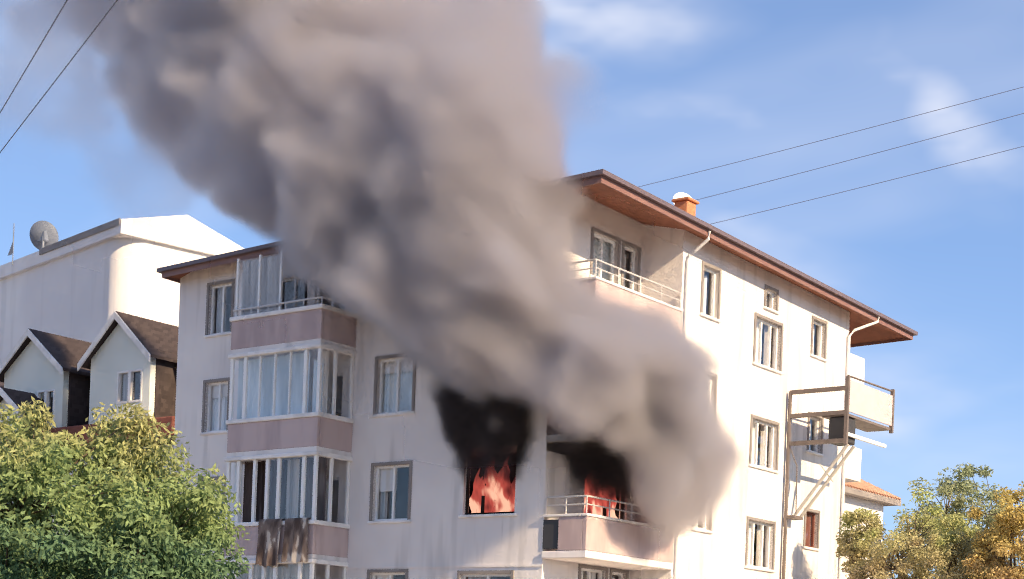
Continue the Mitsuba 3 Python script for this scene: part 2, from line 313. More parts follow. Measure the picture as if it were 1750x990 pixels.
def build_window(f, k, u0, u1, z0, z1, style, label=None, parent=B):
    w = hold('window', parent)
    if label: labels[w] = {'label': label}
    sd = 90 + len(scene)
    if style != 'open':
        t = .085
        add('surround', [f.box(u0 - t, u0, -.10, .035, z0, z1 + t), f.box(u1, u1 + t, -.10, .035, z0, z1 + t), f.box(u0, u1, -.10, .03, z1, z1 + t)], 'm_surround', w)
        add('sill', f.box(u0 - .12, u1 + .12, -.08, .07, z0 - .07, z0, .012), 'm_trim', w)
    fw, d0, d1 = .06, -.17, -.10
    two_panes = u1 - u0 > .95
    mids = [(u0 + u1) / 2] if two_panes else []
    if style == 'double': mids = [u0 + (u1 - u0) * .36, u0 + (u1 - u0) * .72]
    fr = [f.box(u0, u0 + fw, d0, d1, z0, z1), f.box(u1 - fw, u1, d0, d1, z0, z1), f.box(u0 + fw, u1 - fw, d0, d1, z0, z0 + fw), f.box(u0 + fw, u1 - fw, d0, d1, z1 - fw, z1)]
    fr += [f.box(m - fw * .6, m + fw * .6, d0, d1, z0 + fw, z1 - fw) for m in mids]
    add('frame', fr, 'm_pvc' if style != 'rust' else 'm_redband', w)
    edges = [u0 + fw] + [e for m in mids for e in (m - fw * .6, m + fw * .6)] + [u1 - fw]
    for a, b in zip(edges[::2], edges[1::2]):
        add('pane', f.sheet(a, b, -.14, z0 + fw, z1 - fw, 0, 2), 'm_glass', w)
    z0c, z1c = z0 + .05, z1 - .03
    W = u1 - u0
    if style == 'curtain':
        v = np.random.default_rng(sd * 7 + 1).random()
        cm = 'm_net' if v < .35 else 'm_curtain'
        if v < .55: add('curtain', f.sheet(u0 - .05, u1 + .05, -.32, z0 - .1, z1 + .05, .035, 34, sd), cm, w)
        else:
            g_ = u0 + W * (.45 + .3 * (v - .55))
            add('curtain', f.sheet(u0 - .05, g_, -.32, z0 - .1, z1 + .05, .04, 20, sd), cm, w); add('curtain', f.sheet(g_ + W * .22, u1 + .05, -.34, z0 - .1, z1 + .05, .04, 12, sd + 1), cm, w)
        if .2 < v < .8: add('blind', f.box(u0, u1, -.25, -.225, z1 - (z1 - z0) * (.12 + .3 * ((v * 7) % 1)), z1), 'm_blind', w)
    elif style == 'blind':
        add('blind', f.box(u0, u0 + W * .5, -.24, -.21, z0 + (z1 - z0) * .55, z1), 'm_blind', w)
        add('curtain', f.sheet(u0 - .05, u0 + W * .2, -.34, z0 - .1, z1 + .05, .03, 12, sd), 'm_curtain_grey', w)
    elif style == 'tall': add('curtain', f.sheet(u0 + W * .28, u1 - W * .12, -.32, z0 - .1, z1 - .12, .03, 18, sd), 'm_curtain', w)
    elif style == 'double':
        add('curtain', f.sheet(u0 + W * .18, u0 + W * .62, -.32, z0 - .1, z1 + .05, .03, 18, sd), 'm_curtain', w)
        add('curtain', f.sheet(u0 + W * .70, u1 + .05, -.32, z0 - .1, z1 + .05, .03, 14, sd + 1), 'm_curtain_grey', w)
    elif style == 'rust': add('blind', f.box(u0 + .06, u1 - .06, -.23, -.2, z0, z1), 'm_redband', w)
    elif style == 'small': add('curtain', f.sheet(u0 + W * .4, u1, -.3, z0, z1, .02, 10, sd), 'm_curtain', w)
    elif style == 'dark': add('curtain', f.sheet(u0, u0 + W * .38, -.34, z0 - .1, z1 + .05, .03, 14, sd), 'm_curtain_grey', w)
    return w


for args in WINDOWS: build_window(*args)
# the two burnt openings: blackened frame remains
bw = hold('burnt_window', B); labels[bw] = {'label': 'burnt-out window full of flames on the shaded front'}
f, (u0, u1, z0, z1) = LEFT, FIRE1
add('frame', [f.box(u0, u0 + .06, -.17, -.1, z0, z1), f.box(u1 - .06, u1, -.17, -.1, z0, z1), f.box(u0 + .06, u1 - .06, -.17, -.1, z0, z0 + .06), f.box(u0 + .52, u0 + .58, -.17, -.1, z0 + .06, z0 + .5)], 'm_char', bw)
add('sill', f.box(u0 - .1, u1 + .1, -.08, .08, z0 - .07, z0, .012), 'm_trim', bw)
bd = hold('burnt_door', B); labels[bd] = {'label': 'burnt-out balcony opening with flames behind the railing'}
f, (u0, u1, z0, z1) = RECESS, FIRE2
add('frame', [f.box(u0, u0 + .06, -.17, -.1, z0, z1), f.box(u1 - .06, u1, -.17, -.1, z0, z1), f.box(u0 + 1.1, u0 + 1.17, -.17, -.1, z0, z0 + 1.1)], 'm_char', bd)

# recessed corner balconies on the sunny side
for k in (1, 2, 3, 4):
    b = hold('corner_balcony', B)
    if k == 2: labels[b] = {'label': 'corner balcony with pinkish parapet below the burning opening'}
    z = ref(k)
    add('slab', bx(-1.28, .06, -.06, 3.99, z - .60, z - .42, .015), 'm_plaster', b)
    add('parapet', [bx(-.06, .06, -.06, 3.99, z - .415, z + .42, .012)], 'm_parapet', b)
    add('side_parapet', bx(-.80 if k == 2 else -1.28, -.063, -.06, .06, z - .415, z + .42, .012), 'm_parapet', b)
    if k == 2: add('vent_panel', bx(-1.28, -.803, -.03, .03, z - .36, z + .36), 'm_dark', b)
    add('coping', [bx(-.09, .09, -.09, 3.99, z + .424, z + .49, .012), bx(-1.28, -.093, -.09, .09, z + .424, z + .49, .012)], 'm_trim', b)
    add('rail', [tube([[0, 0, z + .92], [0, 3.98, z + .92]], .025), tube([[-1.27, 0, z + .92], [0, 0, z + .92]], .025), tube([[0, 0, z + .72], [0, 3.98, z + .72]], .018), tube([[-1.27, 0, z + .72], [0, 0, z + .72]], .018)]
        + [tube([[0, y, z + .48], [0, y, z + .93]], .018) for y in (0, 1.0, 2.0, 3.0, 3.95)] + [tube([[x, 0, z + .48], [x, 0, z + .93]], .018) for x in (-1.24, -.62)], 'm_rail', b)

# protruding balcony stack on the shaded front
BX0, BX1, BY = -11.48, -7.95, -1.37
for k in (1, 2, 3, 4):
    b = hold('front_balcony', B); z = ref(k)
    labels[b] = {'label': {4: 'open top balcony with a mauve parapet and a light rail', 3: 'glazed balcony with pale curtains behind white frames', 2: 'glazed balcony with dark, partly open panes', 1: 'lowest glazed balcony at the bottom of the picture'}[k]}
    add('slab', bx(BX0, BX1, BY, -.01, z - .62, z - .50), 'm_plaster', b)
    add('parapet', [bx(BX0, BX1, BY, BY + .1, z - .495, z + .30, .012), bx(BX1 - .1, BX1, BY + .103, -.01, z - .495, z + .30), bx(BX0, BX0 + .1, BY + .103, -.01, z - .495, z + .30)], 'm_parapet', b)
    add('sill', [bx(BX0 - .05, BX1 + .05, BY - .05, BY + .15, z + .304, z + .42, .015), bx(BX1 - .13, BX1 + .05, BY + .153, -.01, z + .304, z + .42), bx(BX0 - .05, BX0 + .13, BY + .153, -.01, z + .304, z + .42)], 'm_trim', b)
    zt = z + 2.26
    if k < 4:
        add('head_trim', [bx(BX0 - .05, BX1 + .05, BY - .05, BY + .15, zt - .10, zt + .01, .015), bx(BX1 - .13, BX1 + .05, BY + .153, -.01, zt - .10, zt + .01), bx(BX0 - .05, BX0 + .13, BY + .153, -.01, zt - .10, zt + .01)], 'm_trim', b)
        zb, zh = z + .423, zt - .103
        us = np.array([BX0, -10.88, -10.29, -9.70, -9.11, -8.52, BX1]) if k == 3 else np.array([BX0, -11.0, -10.35, -9.85, -9.4, -8.0 - .45, BX1])
        for i, u in enumerate(us):
            thick = .055 if i in (0, 1, 5, 6) or k < 3 else .018
            uu = min(max(u, BX0 + thick), BX1 - thick)
            add('post', bx(uu - thick, uu + thick, BY + .02, BY + .09, zb, zh), 'm_pvc', b)
        for i in range(len(us) - 1):
            if k == 2 and i in (1, 2): continue                      # panes slid open
            y = BY + .055
            add('pane', trimesh.Trimesh([[us[i] + .03, y, zb], [us[i + 1] - .03, y, zb], [us[i + 1] - .03, y, zh], [us[i] + .03, y, zh]], [[0, 1, 2], [0, 2, 3]], process=False), 'm_glass', b)
        for y in (-.72, -.06):
            add('post', bx(BX1 - .09, BX1 - .02, y - .045, y + .045, zb, zh), 'm_pvc', b)
        for y0, y1 in ((BY + .1, -.77), (-.67, -.1)):
            x = BX1 - .055
            add('pane', trimesh.Trimesh([[x, y0, zb], [x, y1, zb], [x, y1, zh], [x, y0, zh]], [[0, 1, 2], [0, 2, 3]], process=False), 'm_glass', b)
        g = Face('y', BY, -1)
        if k == 3:
            add('curtain', g.sheet(-11.4, -8.6, -.28, zb - .05, zh - .02, .02, 60, 300), 'm_net', b); add('curtain', g.sheet(-8.45, -8.08, -.30, zb - .05, zh - .25, .03, 12, 301), 'm_net', b)
            add('curtain', Face('x', BX1, 1).sheet(-1.1, -.75, -.25, zb, zh, .02, 10, 311), 'm_curtain', b)
        if k == 2:
            add('drape', g.sheet(-11.35, -8.1, -.62, zb - .1, zh + .05, .05, 50, 319), 'm_drape', b)
            add('curtain', g.sheet(-9.35, -8.95, -.35, zb, zh, .04, 14, 320), 'm_curtain_grey', b)
            add('curtain', g.sheet(-11.4, -11.15, -.3, zb, zh, .03, 8, 321), 'm_curtain', b)
        if k == 1: add('curtain', g.sheet(-11.3, -8.1, -.35, zb, zh, .04, 60, 330), 'm_curtain_grey', b)
    else:
        add('rail', [tube([[BX0, BY + .05, z + .62], [BX1 - .05, BY + .05, z + .62]], .03), tube([[BX1 - .05, BY + .05, z + .62], [BX1 - .05, 0, z + .62]], .03)] + [tube([[u, BY + .05, z + .4], [u, BY + .05, z + .62]], .02) for u in np.linspace(BX0 + .05, BX1 - .05, 6)], 'm_rail', b)
        g = Face('y', BY, -1)
        for u in (-11.44, -10.55, -9.7): add('post', bx(u - .035, u + .035, BY + .12, BY + .18, z + .42, z + 2.1), 'm_pvc', b)
        for u0, u1 in ((-11.40, -10.6), (-10.5, -9.75)):
            y = BY + .15
            add('pane', trimesh.Trimesh([[u0, y, z + .45], [u1, y, z + .45], [u1, y, z + 2.05], [u0, y, z + 2.05]], [[0, 1, 2], [0, 2, 3]], process=False), 'm_glass', b)
        add('curtain', g.sheet(-11.38, -9.9, -.3, z + .35, z + 2.05, .045, 34, 340), 'm_curtain_grey', b)

# brown rugs hung over the parapet of the second storey's glazed balcony
def rug(u0, u1, ztop, zlow, seed, label):
    r = np.random.default_rng(seed); nu, nv = 30, 22
    ph = np.cumsum(r.uniform(.25, .75, nu)); uu = np.linspace(u0, u1, nu); low = zlow + .10 * np.cumsum(r.normal(0, .35, nu)) * .6
    v = []
    for k_ in range(nv):
        t = k_ / (nv - 1)
        zz = ztop + (low - ztop) * max(0, (t - .12) / .88)
        y = BY + .10 - .19 * min(1, t / .12)
        v += [[u + .03 * math.sin(3 * t + h), y - .035 * t * (1 + math.sin(h)), z_ + (.03 if t < .12 else 0)] for u, h, z_ in zip(uu, ph, np.broadcast_to(zz, nu))]
    f = [[a_ * nu + b_, a_ * nu + b_ + 1, (a_ + 1) * nu + b_ + 1, (a_ + 1) * nu + b_] for a_ in range(nv - 1) for b_ in range(nu - 1)]
    f = np.array(f)
    key = add('hanging_rug', trimesh.Trimesh(np.array(v), np.vstack([f[:, [0, 1, 2]], f[:, [0, 2, 3]]]), process=False), 'm_rug', None, True)
    tag(key, label, 'rug', 'rugs hung over the balcony parapet')
rug(-10.0, -9.1, ref(2) + .45, ref(2) - .78, 3, 'brown mottled rug hung over the balcony parapet, the left one of two')
rug(-8.98, -8.05, ref(2) + .45, ref(2) - .70, 4, 'brown mottled rug hung over the balcony parapet, the right one of two')

# roof: hipped tiles over a boarded soffit, fascia, gutter, pipes
shell = roof_hull(.0) - roof_hull(.16).translate([0, 0, 0])
keep = poly_prism([(XL - 3, -4), (4, -4), (4, 21), (XL - 3, 21)], 13.10 - .5, 25)
roof = roof_hull(0.0) ^ poly_prism(eave.tolist(), 5, 30)
under = roof_hull(.14)
roof_shell = roof - under.translate([0, 0, 0])
# trim the part that hangs below the eaves
tiltcut = M(trimesh.convex.convex_hull(np.array([[x, y, tilt(x, y) - .10] for x, y in [(-40, -30), (30, -30), (30, 50), (-40, 50)]] + [[x, y, -20] for x, y in [(-40, -30), (30, -30), (30, 50), (-40, 50)]])))
rk = add('roof', TM(roof_shell - tiltcut), 'm_tile', B)
def edge_boxes(off0, off1, d0, d1):
    """A band along the four eaves between two outward offsets and two depths below the tile edge."""
    out = []
    cx, cy = eave.mean(0)
    def ring(o): return np.array([(x + np.sign(x - cx) * o, y + np.sign(y - cy) * o) for x, y in eave])
    a, b = ring(off0), ring(off1)
    for i in range(4):
        j = (i + 1) % 4
        v = [[*p, tilt(*p) - d] for p in (a[i], a[j], b[j], b[i]) for d in (d0, d1)]
        out.append(trimesh.convex.convex_hull(np.array(v)))
    return out
add('fascia', edge_boxes(-.035, -.005, .07, .30), 'm_fascia', B)
add('gutter', edge_boxes(.0, .11, .03, .14), 'm_gutter', B)
# boarded soffit that follows the rafters up to the wall
sof = []
ex0, ex1, ey0, ey1 = XL - .08, .62, -.60, 17.3
def under_z(x, y):
    return tilt(x, y) - .20 + PITCH * min(x - (XL - .12), .66 - x, y + .75, 17.35 - y)
def quad(p): return trimesh.convex.convex_hull(np.array([[x, y, under_z(x, y) - d] for x, y in p for d in (0, .02)]))
c0, c1, c2, c3 = (ex0, -.6), (ex1, -.82), (ex1, 17.3), (ex0, 17.3)
n = 3.6
i0, i1, i2, i3 = (XL + n, -.6 + n), (.66 - n, -.82 + n), (.66 - n, 17.3 - n), (XL + n, 17.3 - n)
sof = [quad(q) for q in ([c0, c1, i1, i0], [c1, c2, i2, i1], [c2, c3, i3, i2], [c3, c0, i0, i3])]
add('soffit', sof, 'm_soffit', B)
add('drainpipe', tube([[.70, 4.15, 13.42], [.68, 4.15, 13.22], [.30, 4.12, 12.95], [.09, 4.12, 12.75], [.09, 4.12, .3]], .045), 'm_white_metal', B, 30)
add('drainpipe', tube([[.70, 14.6, 13.25], [.68, 14.6, 13.1], [.2, 13.95, 12.75], [.08, 13.85, 12.55], [.08, 13.85, .3]], .045), 'm_white_metal', B, 30)
ch = add('chimney', [bx(-2.95, -2.5, 8.15, 8.65, 14.2, 15.75, .02), bx(-3.02, -2.43, 8.08, 8.72, 15.753, 15.83, .02)], 'm_brick', B)
# back balconies that stick out past the far end
for k in (2, 3, 4):
    b = hold('rear_balcony', B); z = ref(k)
    add('slab', bx(-3.2, -.02, 14.01, 15.25, z + .16, z + .38), 'm_plaster', b)
    add('parapet', [bx(-.12, -.02, 14.01, 15.25, z + .383, z + 1.2), bx(-3.2, -.123, 15.15, 15.25, z + .383, z + 1.2)], 'm_plaster', b)

# steel cantilever platform on the sunny side
P = hold('steel_platform')
tag(P, 'brown steel platform frame on brackets sticking out from the sunlit wall near its far end', 'platform')
yn, yf, xo = 10.05, 13.1, 1.95
add('pole', tube([[.12, yn, .1], [.12, yn, 10.2]], .055), 'm_steel', P, 30)
for z in (10.17, 9.47, 8.66): add('rail', bx(.12, xo, yn - .045, yn + .045, z - .06, z + .06), 'm_steel', P)
add('outer_post', bx(xo - .05, xo + .05, yn - .05, yn + .05, 8.55, 10.5), 'm_steel', P)
add('outer_post', bx(xo - .05, xo + .05, yf - .05, yf + .05, 9.3, 10.62), 'm_steel', P)
add('panel', bx(xo, xo + .04, yn + .06, yf - .06, 9.5, 10.42, .01), 'm_pink', P)
add('floor_plate', bx(1.15, xo - .003, yn + .04, yf, 9.38, 9.45), 'm_steel', P)
add('top_rail', tube([[xo, yn, 10.52], [xo, yf, 10.56]], .03), 'm_steel', P)
add('lower_rail', bx(xo - .04, xo + .04, yn + .05, yf - .4, 8.80, 8.90), 'm_white_metal', P)
add('gear_box', bx(1.35, xo - .06, yn + .08, yn + .75, 8.62, 9.37, .03), 'm_dark', P)
for y in (yn + .05, yn + .45):
    add('strut', tube([[.38, y, 6.55], [2.0, y, 8.55]], .05), 'm_strut', P, 30)
add('strut_bracket', bx(.12, .42, yn - .04, yn + .5, 6.46, 6.55), 'm_steel', P)
add('brace', tube([[.15, yn, 8.6], [.42, yn, 8.0], [.45, yn, 6.6]], .018), 'm_steel', P)
add('brace', tube([[.9, yn + .5, 8.1], [1.35, yn + .5, 7.55]], .018), 'm_strut', P)

# white satellite dish beside the chimney
def dish(name, centre, rad, axis, m, parent, depth=.22):
    th = np.linspace(0, 1, 7)
    prof = [[rad * t, depth * rad * t * t] for t in th] + [[rad * t, depth * rad * t * t - .02] for t in th[::-1]]
    mm = trimesh.creation.revolve(np.array(prof), sections=28)
    mm.apply_transform(trimesh.geometry.align_vectors([0, 0, 1], axis)); mm.apply_translation(centre)
    return add(name, mm, m, parent, 40)
D = hold('satellite_dish'); tag(D, 'white satellite dish behind the orange chimney on the burning building', 'satellite dish')
q = at(1167, 349, 'x', -3.2)
dish('reflector', q, .36, [.75, -.5, .35], 'm_white_metal', D)
add('mast', tube([[q[0] - .1, q[1] + .1, 14.4], [q[0] - .1, q[1] + .1, q[2]]], .03), 'm_white_metal', D)
add('feed_arm', tube([[q[0] + .05, q[1], q[2] - .33], [q[0] + .3, q[1] - .2, q[2] - .1]], .015), 'm_white_metal', D)

# ------------------------------------------------------------------ fire
def flame_glow(z0, zt, gain):
    def fn(p, n, uv):
        h = dr.clip((p.z - z0) / (zt - z0), 0, 1)
        sway = fbm(p.x * 2 + p.y * 2, 1.0, p.z * 1.2, 2) * 1.4
        f = fbm((p.x + p.y) * 4.2 + sway, 5.0, p.z * 1.7, 3)
        hot = smoothstep(.56, .80, f + .22 * (1 - h) - .20 * h)
        c = mix(C3((.028, .004, .004)), C3((.17, .026, .019)), smoothstep(.25, .6, f + .25 * (1 - h) - .2 * h))
        return mix(c, C3((.36, .18, .12)), hot) * gain * (1 - .75 * smoothstep(.55, 1.0, h))
    return mikit.proc(fn)
def flame(face, u, w, z, wid, hgt, seed, glow, parent):
    """One tongue of flame: a twisting tapered lobe that glows hottest low down."""
    r = np.random.default_rng(seed)
    n = 14; t = np.linspace(0, 1, n)
    rad = wid * np.sin(np.pi * np.clip(t * .86 + .16, 0, 1)) ** .7 * (1 - .5 * t)
    sway = np.cumsum(r.normal(0, .03, n)) * hgt
    pts = np.array([face.pt(u + s, w + .3 * s, z + hgt * a) for s, a in zip(sway, t)])
    rr = np.maximum(rad, .008); m = 12
    an = np.linspace(0, 2 * np.pi, m + 1)
    ring = np.stack([np.cos(an), np.sin(an), an * 0], 1)
    v = (pts[:, None] + rr[:, None, None] * ring[None]).reshape(-1, 3)
    uv = np.stack(np.meshgrid(np.linspace(.01, .99, n), np.linspace(.01, .99, m + 1), indexing='ij'), -1).reshape(-1, 2)
    ii, jj = np.meshgrid(np.arange(n - 1), np.arange(m), indexing='ij')
    q = np.stack([ii * (m + 1) + jj, ii * (m + 1) + jj + 1, (ii + 1) * (m + 1) + jj + 1, (ii + 1) * (m + 1) + jj], -1).reshape(-1, 4)
    f = np.vstack([q[:, [0, 1, 2]], q[:, [0, 2, 3]]])
    v = v + (meshkit.fbm(v * 5 + seed, 3)[:, None] - .5) * .16 * np.array([1, 1, 1.5])
    key = add('flame', trimesh.Trimesh(v, f, process=False), 'm_char', parent, True, uv=uv)
    scene[key]['emitter'] = {'type': 'area', 'radiance': glow}
F1 = hold('window_fire'); tag(F1, 'red and orange flames filling the burnt-out window on the shaded front', 'fire')
sd, glow = 0, flame_glow(5.5, 7.3, .55)
for (u, w, z, wd, hg) in [(-3.7, -.55, 5.45, .30, 1.5), (-3.35, -.62, 5.45, .34, 1.9), (-2.95, -.58, 5.45, .36, 1.75), (-2.5, -.55, 5.45, .32, 1.6), (-3.1, -.42, 5.45, .22, 1.2), (-3.62, -.40, 5.45, .16, 1.25), (-2.45, -.40, 5.45, .16, 1.0)]:
    flame(LEFT, u, w, z, wd, hg, 40 + sd, glow, F1); sd += 1
F2 = hold('window_fire'); tag(F2, 'dark red flames behind the railing of the corner balcony', 'fire')
glow = flame_glow(5.6, 7.9, .75)
for (u, w, z, wd, hg) in [(2.0, -.5, 5.0, .32, 2.1), (2.45, -.5, 5.0, .36, 2.3), (2.95, -.5, 5.0, .36, 2.2), (3.4, -.45, 5.0, .34, 2.1), (2.2, -.38, 5.0, .2, 1.7), (3.15, -.38, 5.0, .2, 1.6)]:
    flame(RECESS, u, w, z, wd, hg, 70 + sd, glow, F2); sd += 1

# ------------------------------------------------------------------ the white building behind, far left
Wb = hold('white_building'); tag(Wb, 'tall plain white building behind the dormer house, sunlit gable at its right end', 'building')
WX, WY0 = -38.0, 15.8
def rounded(x0, x1, y0, y1, r):
    a = np.linspace(-math.pi / 2, 0, 12)
    return [(x0, y0)] + [(x1 - r + r * math.cos(t), y0 + r + r * math.sin(t)) for t in a] + [(x1, y1), (x0, y1)]
add('wall', TM(poly_prism(rounded(-75, WX, WY0, WY0 + 6.6, 1.3), 0, 21.4)), 'm_white_wall', Wb, 25)
gable = m3.Manifold.extrude(m3.CrossSection([[(WY0 - .25, 21.35), (WY0 + 6.7, 21.35), (WY0 + 6.7, 21.9), (WY0 + 3.2, 22.95), (WY0 - .25, 22.0)]], m3.FillRule.NonZero), 15)
gt = TM(gable); gv = np.array(gt.vertices); gt.vertices = np.stack([WX + .25 - gv[:, 2], gv[:, 0], gv[:, 1]], 1)
add('gable', trimesh.Trimesh(gt.vertices, gt.faces), 'm_white_wall', Wb)
add('roof_edge', [bx(-75, WX - 8.2, WY0 - .12, WY0 + 6.6, 21.41, 21.6), bx(WX - 8.2, WX + .2, WY0 - .32, WY0 - .26, 21.75, 22.05)], 'm_surround', Wb)
d1 = hold('satellite_dish'); tag(d1, 'dark grey satellite dish on the roof of the white building, far left', 'satellite dish')
p = at(72, 405, 'y', WY0 + 1.5)
dish('reflector', p, .76, [-.45, .75, .35], 'm_dish', d1, .35)
add('mount', [bx(p[0] - .5, p[0] + .25, p[1] - .05, p[1] + .25, p[2] - .25, p[2] + .28, .05), tube([[p[0] + .1, p[1], 21.5], [p[0] + .1, p[1], p[2]]], .07)], 'm_dish', d1)
d2 = hold('roof_antenna'); tag(d2, 'slim grey panel antenna on a mast at the left edge of the picture', 'antenna')
p = at(18, 420, 'y', WY0 + 1.0)
add('panel', [trimesh.convex.convex_hull(np.array([[p[0] - .22, p[1], p[2] - .5], [p[0] + .16, p[1], p[2] - .45], [p[0] + .22, p[1], p[2] + .25], [p[0] + .12, p[1] + .1, p[2] - .2], [p[0] - .05, p[1] + .1, p[2] - .45]]))], 'm_dish', d2)
add('mast', tube([[p[0] + .2, p[1] + .02, 21.4], [p[0] + .2, p[1] + .02, p[2] + 1.1]], .025), 'm_dish', d2)

# it stands a little askew to the street
def turn_all(keys, deg, about):
    m = T().translate([about[0], about[1], 0]).rotate([0, 0, 1], deg).translate([-about[0], -about[1], 0])
    for k in keys: scene[k]['to_world'] = m
turn_all([k for k in scene if k.startswith(Wb + '__')], -11, (WX, WY0))

# ------------------------------------------------------------------ dormer house
Hs = hold('dormer_house'); tag(Hs, 'brown roofed house with pale gabled dormers between the tree and the white building', 'house')
DY = 6.0
add('mansard', [bx(-44, -22.3, DY + 1.2, DY + 9, 9.5, 12.6), ], 'm_shingle', Hs)
add('roof', trimesh.convex.convex_hull(np.array([[x, y, 12.4] for x in (-44, -22.2) for y in (DY + 1.0, DY + 9)] + [[-43, DY + 5, 13.9], [-26, DY + 5, 13.9]])), 'm_shingle', Hs)
add('wall', bx(-43.8, -22.5, DY + .6, DY + 9, 0, 9.5), 'm_dormer_wall', Hs)
add('band', bx(-44, -22.2, DY - .25, DY + 1.2, 9.6, 10.35, .05), 'm_redband', Hs)
def dormer(xc, half, y, ze, za, zb, win_u=None, ov=.35, depth=3.6):
    d = hold('dormer', Hs)
    cs = m3.CrossSection([[(xc - half, zb), (xc + half, zb), (xc + half, ze), (xc, za - .12), (xc - half, ze)]], m3.FillRule.NonZero)
    w = TM(m3.Manifold.extrude(cs, depth)); v = np.array(w.vertices); w.vertices = np.stack([v[:, 0], y + v[:, 2], v[:, 1]], 1)
    wm = M(trimesh.Trimesh(w.vertices, w.faces[:, ::-1]))
    if win_u: wm = wm - M(bx(win_u[0], win_u[1], y - .1, y + .25, win_u[2], win_u[3]))
    add('wall', TM(wm), 'm_dormer_wall', d)
    sl = (za - ze) / half
    for s in (-1, 1):
        e = xc + s * (half + ov); ez = za - sl * (half + ov)
        pts = [[xc, yy, za + dz] for yy in (y - .3, y + depth) for dz in (0, .12)] + [[e, yy, ez + dz] for yy in (y - .3, y + depth) for dz in (0, .12)]
        add('roof', trimesh.convex.convex_hull(np.array(pts)), 'm_shingle', d)
        pts = [[xc, yy, za + dz] for yy in (y - .36, y - .303) for dz in (-.17, .10)] + [[e, yy, ez + dz] for yy in (y - .36, y - .303) for dz in (-.17, .10)]
        add('bargeboard', trimesh.convex.convex_hull(np.array(pts)), 'm_trim', d)
    for sx in (-1, 1):
        add('cheek', bx(xc + sx * (half + .003), xc + sx * (half + .05), y + .25, y + depth, zb + .02, ze + .1), 'm_shingle', d)
    if win_u:
        a, b, z0, z1 = win_u; m = (a + b) / 2; g = Face('y', y, -1)
        add('window_frame', [g.box(a, a + .07, -.12, .03, z0, z1), g.box(b - .07, b, -.12, .03, z0, z1), g.box(m - .07, m + .07, -.12, .03, z0, z1), g.box(a, b, -.11, .025, z1 - .07, z1), g.box(a, b, -.11, .025, z0, z0 + .07)], 'm_trim', d)
        add('pane', g.sheet(a, m, -.08, z0, z1, 0, 2), 'm_glass', d); add('pane', g.sheet(m, b, -.08, z0, z1, 0, 2), 'm_glass', d)
        add('blind', g.box(a + .05, m - .05, -.22, -.2, z0, z1), 'm_curtain_grey', d)
        add('reveal', g.box(a, b, -.245, -.235, z0, z1), 'm_dark', d)
    return d
dormer(-25.55, 1.72, DY, 12.85, 14.32, 10.3, (-25.65, -24.25, 11.05, 12.25))
dormer(-30.8, 1.9, DY, 12.75, 14.2, 10.3, (-30.5, -29.4, 10.7, 11.9))
dormer(-30.7, .75, DY - 1.2, 11.15, 11.7, 9.9, None, .4, 1.5)

# ------------------------------------------------------------------ orange roofed house, right
Hr = hold('orange_roof_house'); tag(Hr, 'low house with an orange tiled roof behind the right end of the burning building', 'house')
ry0, ry1, xe, ze = 17.0, 26.0, -3.4, 8.85
add('wall', bx(-10.5, xe - .5, ry0 + .5, ry1 - .5, 0, ze - .05), 'm_white_wall', Hr)
rp = np.array([[xe, ry0, ze], [xe, ry1, ze], [-11, ry0, ze], [-11, ry1, ze], [-7.2, ry0 + 3.6, ze + 2.15], [-7.2, ry1 - 3.4, ze + 2.15]])
add('roof', trimesh.convex.convex_hull(rp), 'm_orange_tile', Hr)
rows = []
for i in range(35):                                    # cover tiles running up the slope
    y = ry0 + .5 + i * .245
    top = min(1.0, (y - ry0) / 3.6, (ry1 - y) / 3.4)
    rows.append(tube([[xe + .03, y, ze + .03], [xe - 3.8 * top, y, ze + .03 + 2.15 * top]], .055, 6))
k = add('tile_rows', rows, 'm_orange_tile', Hr, True); labels[k] = {'kind': 'stuff'}
add('fascia', bx(xe - .05, xe - .0, ry0, ry1, ze - .22, ze - .003), 'm_surround', Hr)
add('soffit', bx(-11, xe - .053, ry0, ry1, ze - .2, ze - .05), 'm_surround', Hr)
wq = hold('window', Hr)
add('surround', Face('x', xe - .5, 1).box(24.2, 25.4, .0, .04, 6.3, 7.6), 'm_trim', wq)
add('pane', Face('x', xe - .5, 1).box(24.3, 25.3, .042, .05, 6.4, 7.5), 'm_dark', wq)

# ------------------------------------------------------------------ power lines
def line(a, b, sag, r, label, group):
    t = np.linspace(0, 1, 40)[:, None]
    pts = np.asarray(a) * (1 - t) + np.asarray(b) * t; pts[:, 2] -= 4 * sag * (t * (1 - t))[:, 0]
    key = add('power_line', tube(pts, r, 6), 'm_cable', None, True)
    tag(key, label, 'cable', group)
for (p0, p1, lab) in [((1165, 292), (1750, 137), 'uppermost of the three cables crossing the sky on the right'), ((1200, 330), (1750, 182), 'middle one of the three cables crossing the sky on the right'), ((1290, 355), (1750, 238), 'lowest of the three cables crossing the sky on the right')]:
    a, b = at(*p0, 'y', 19.0), at(*p1, 'y', 19.0)
    d = (b - a) / np.linalg.norm(b - a)
    line(a - d * 12, b + d * 14, .25, .0095, lab, 'cables crossing the sky on the right')
for (p0, p1, lab) in [((199, 0), (13, 242), 'blurred cable at the top left, the right one of two'), ((91, 38), (0, 191), 'blurred cable at the top left, the one nearer the picture edge')]:
    dd = 17.0
    a, b = EYE + pix_dir(*p0) * dd, EYE + pix_dir(*p1) * (dd + 3.5)
    d = (b - a) / np.linalg.norm(b - a)
    line(a - d * 6, b + d * 8, .02, .0065, lab, 'cables at the top left')

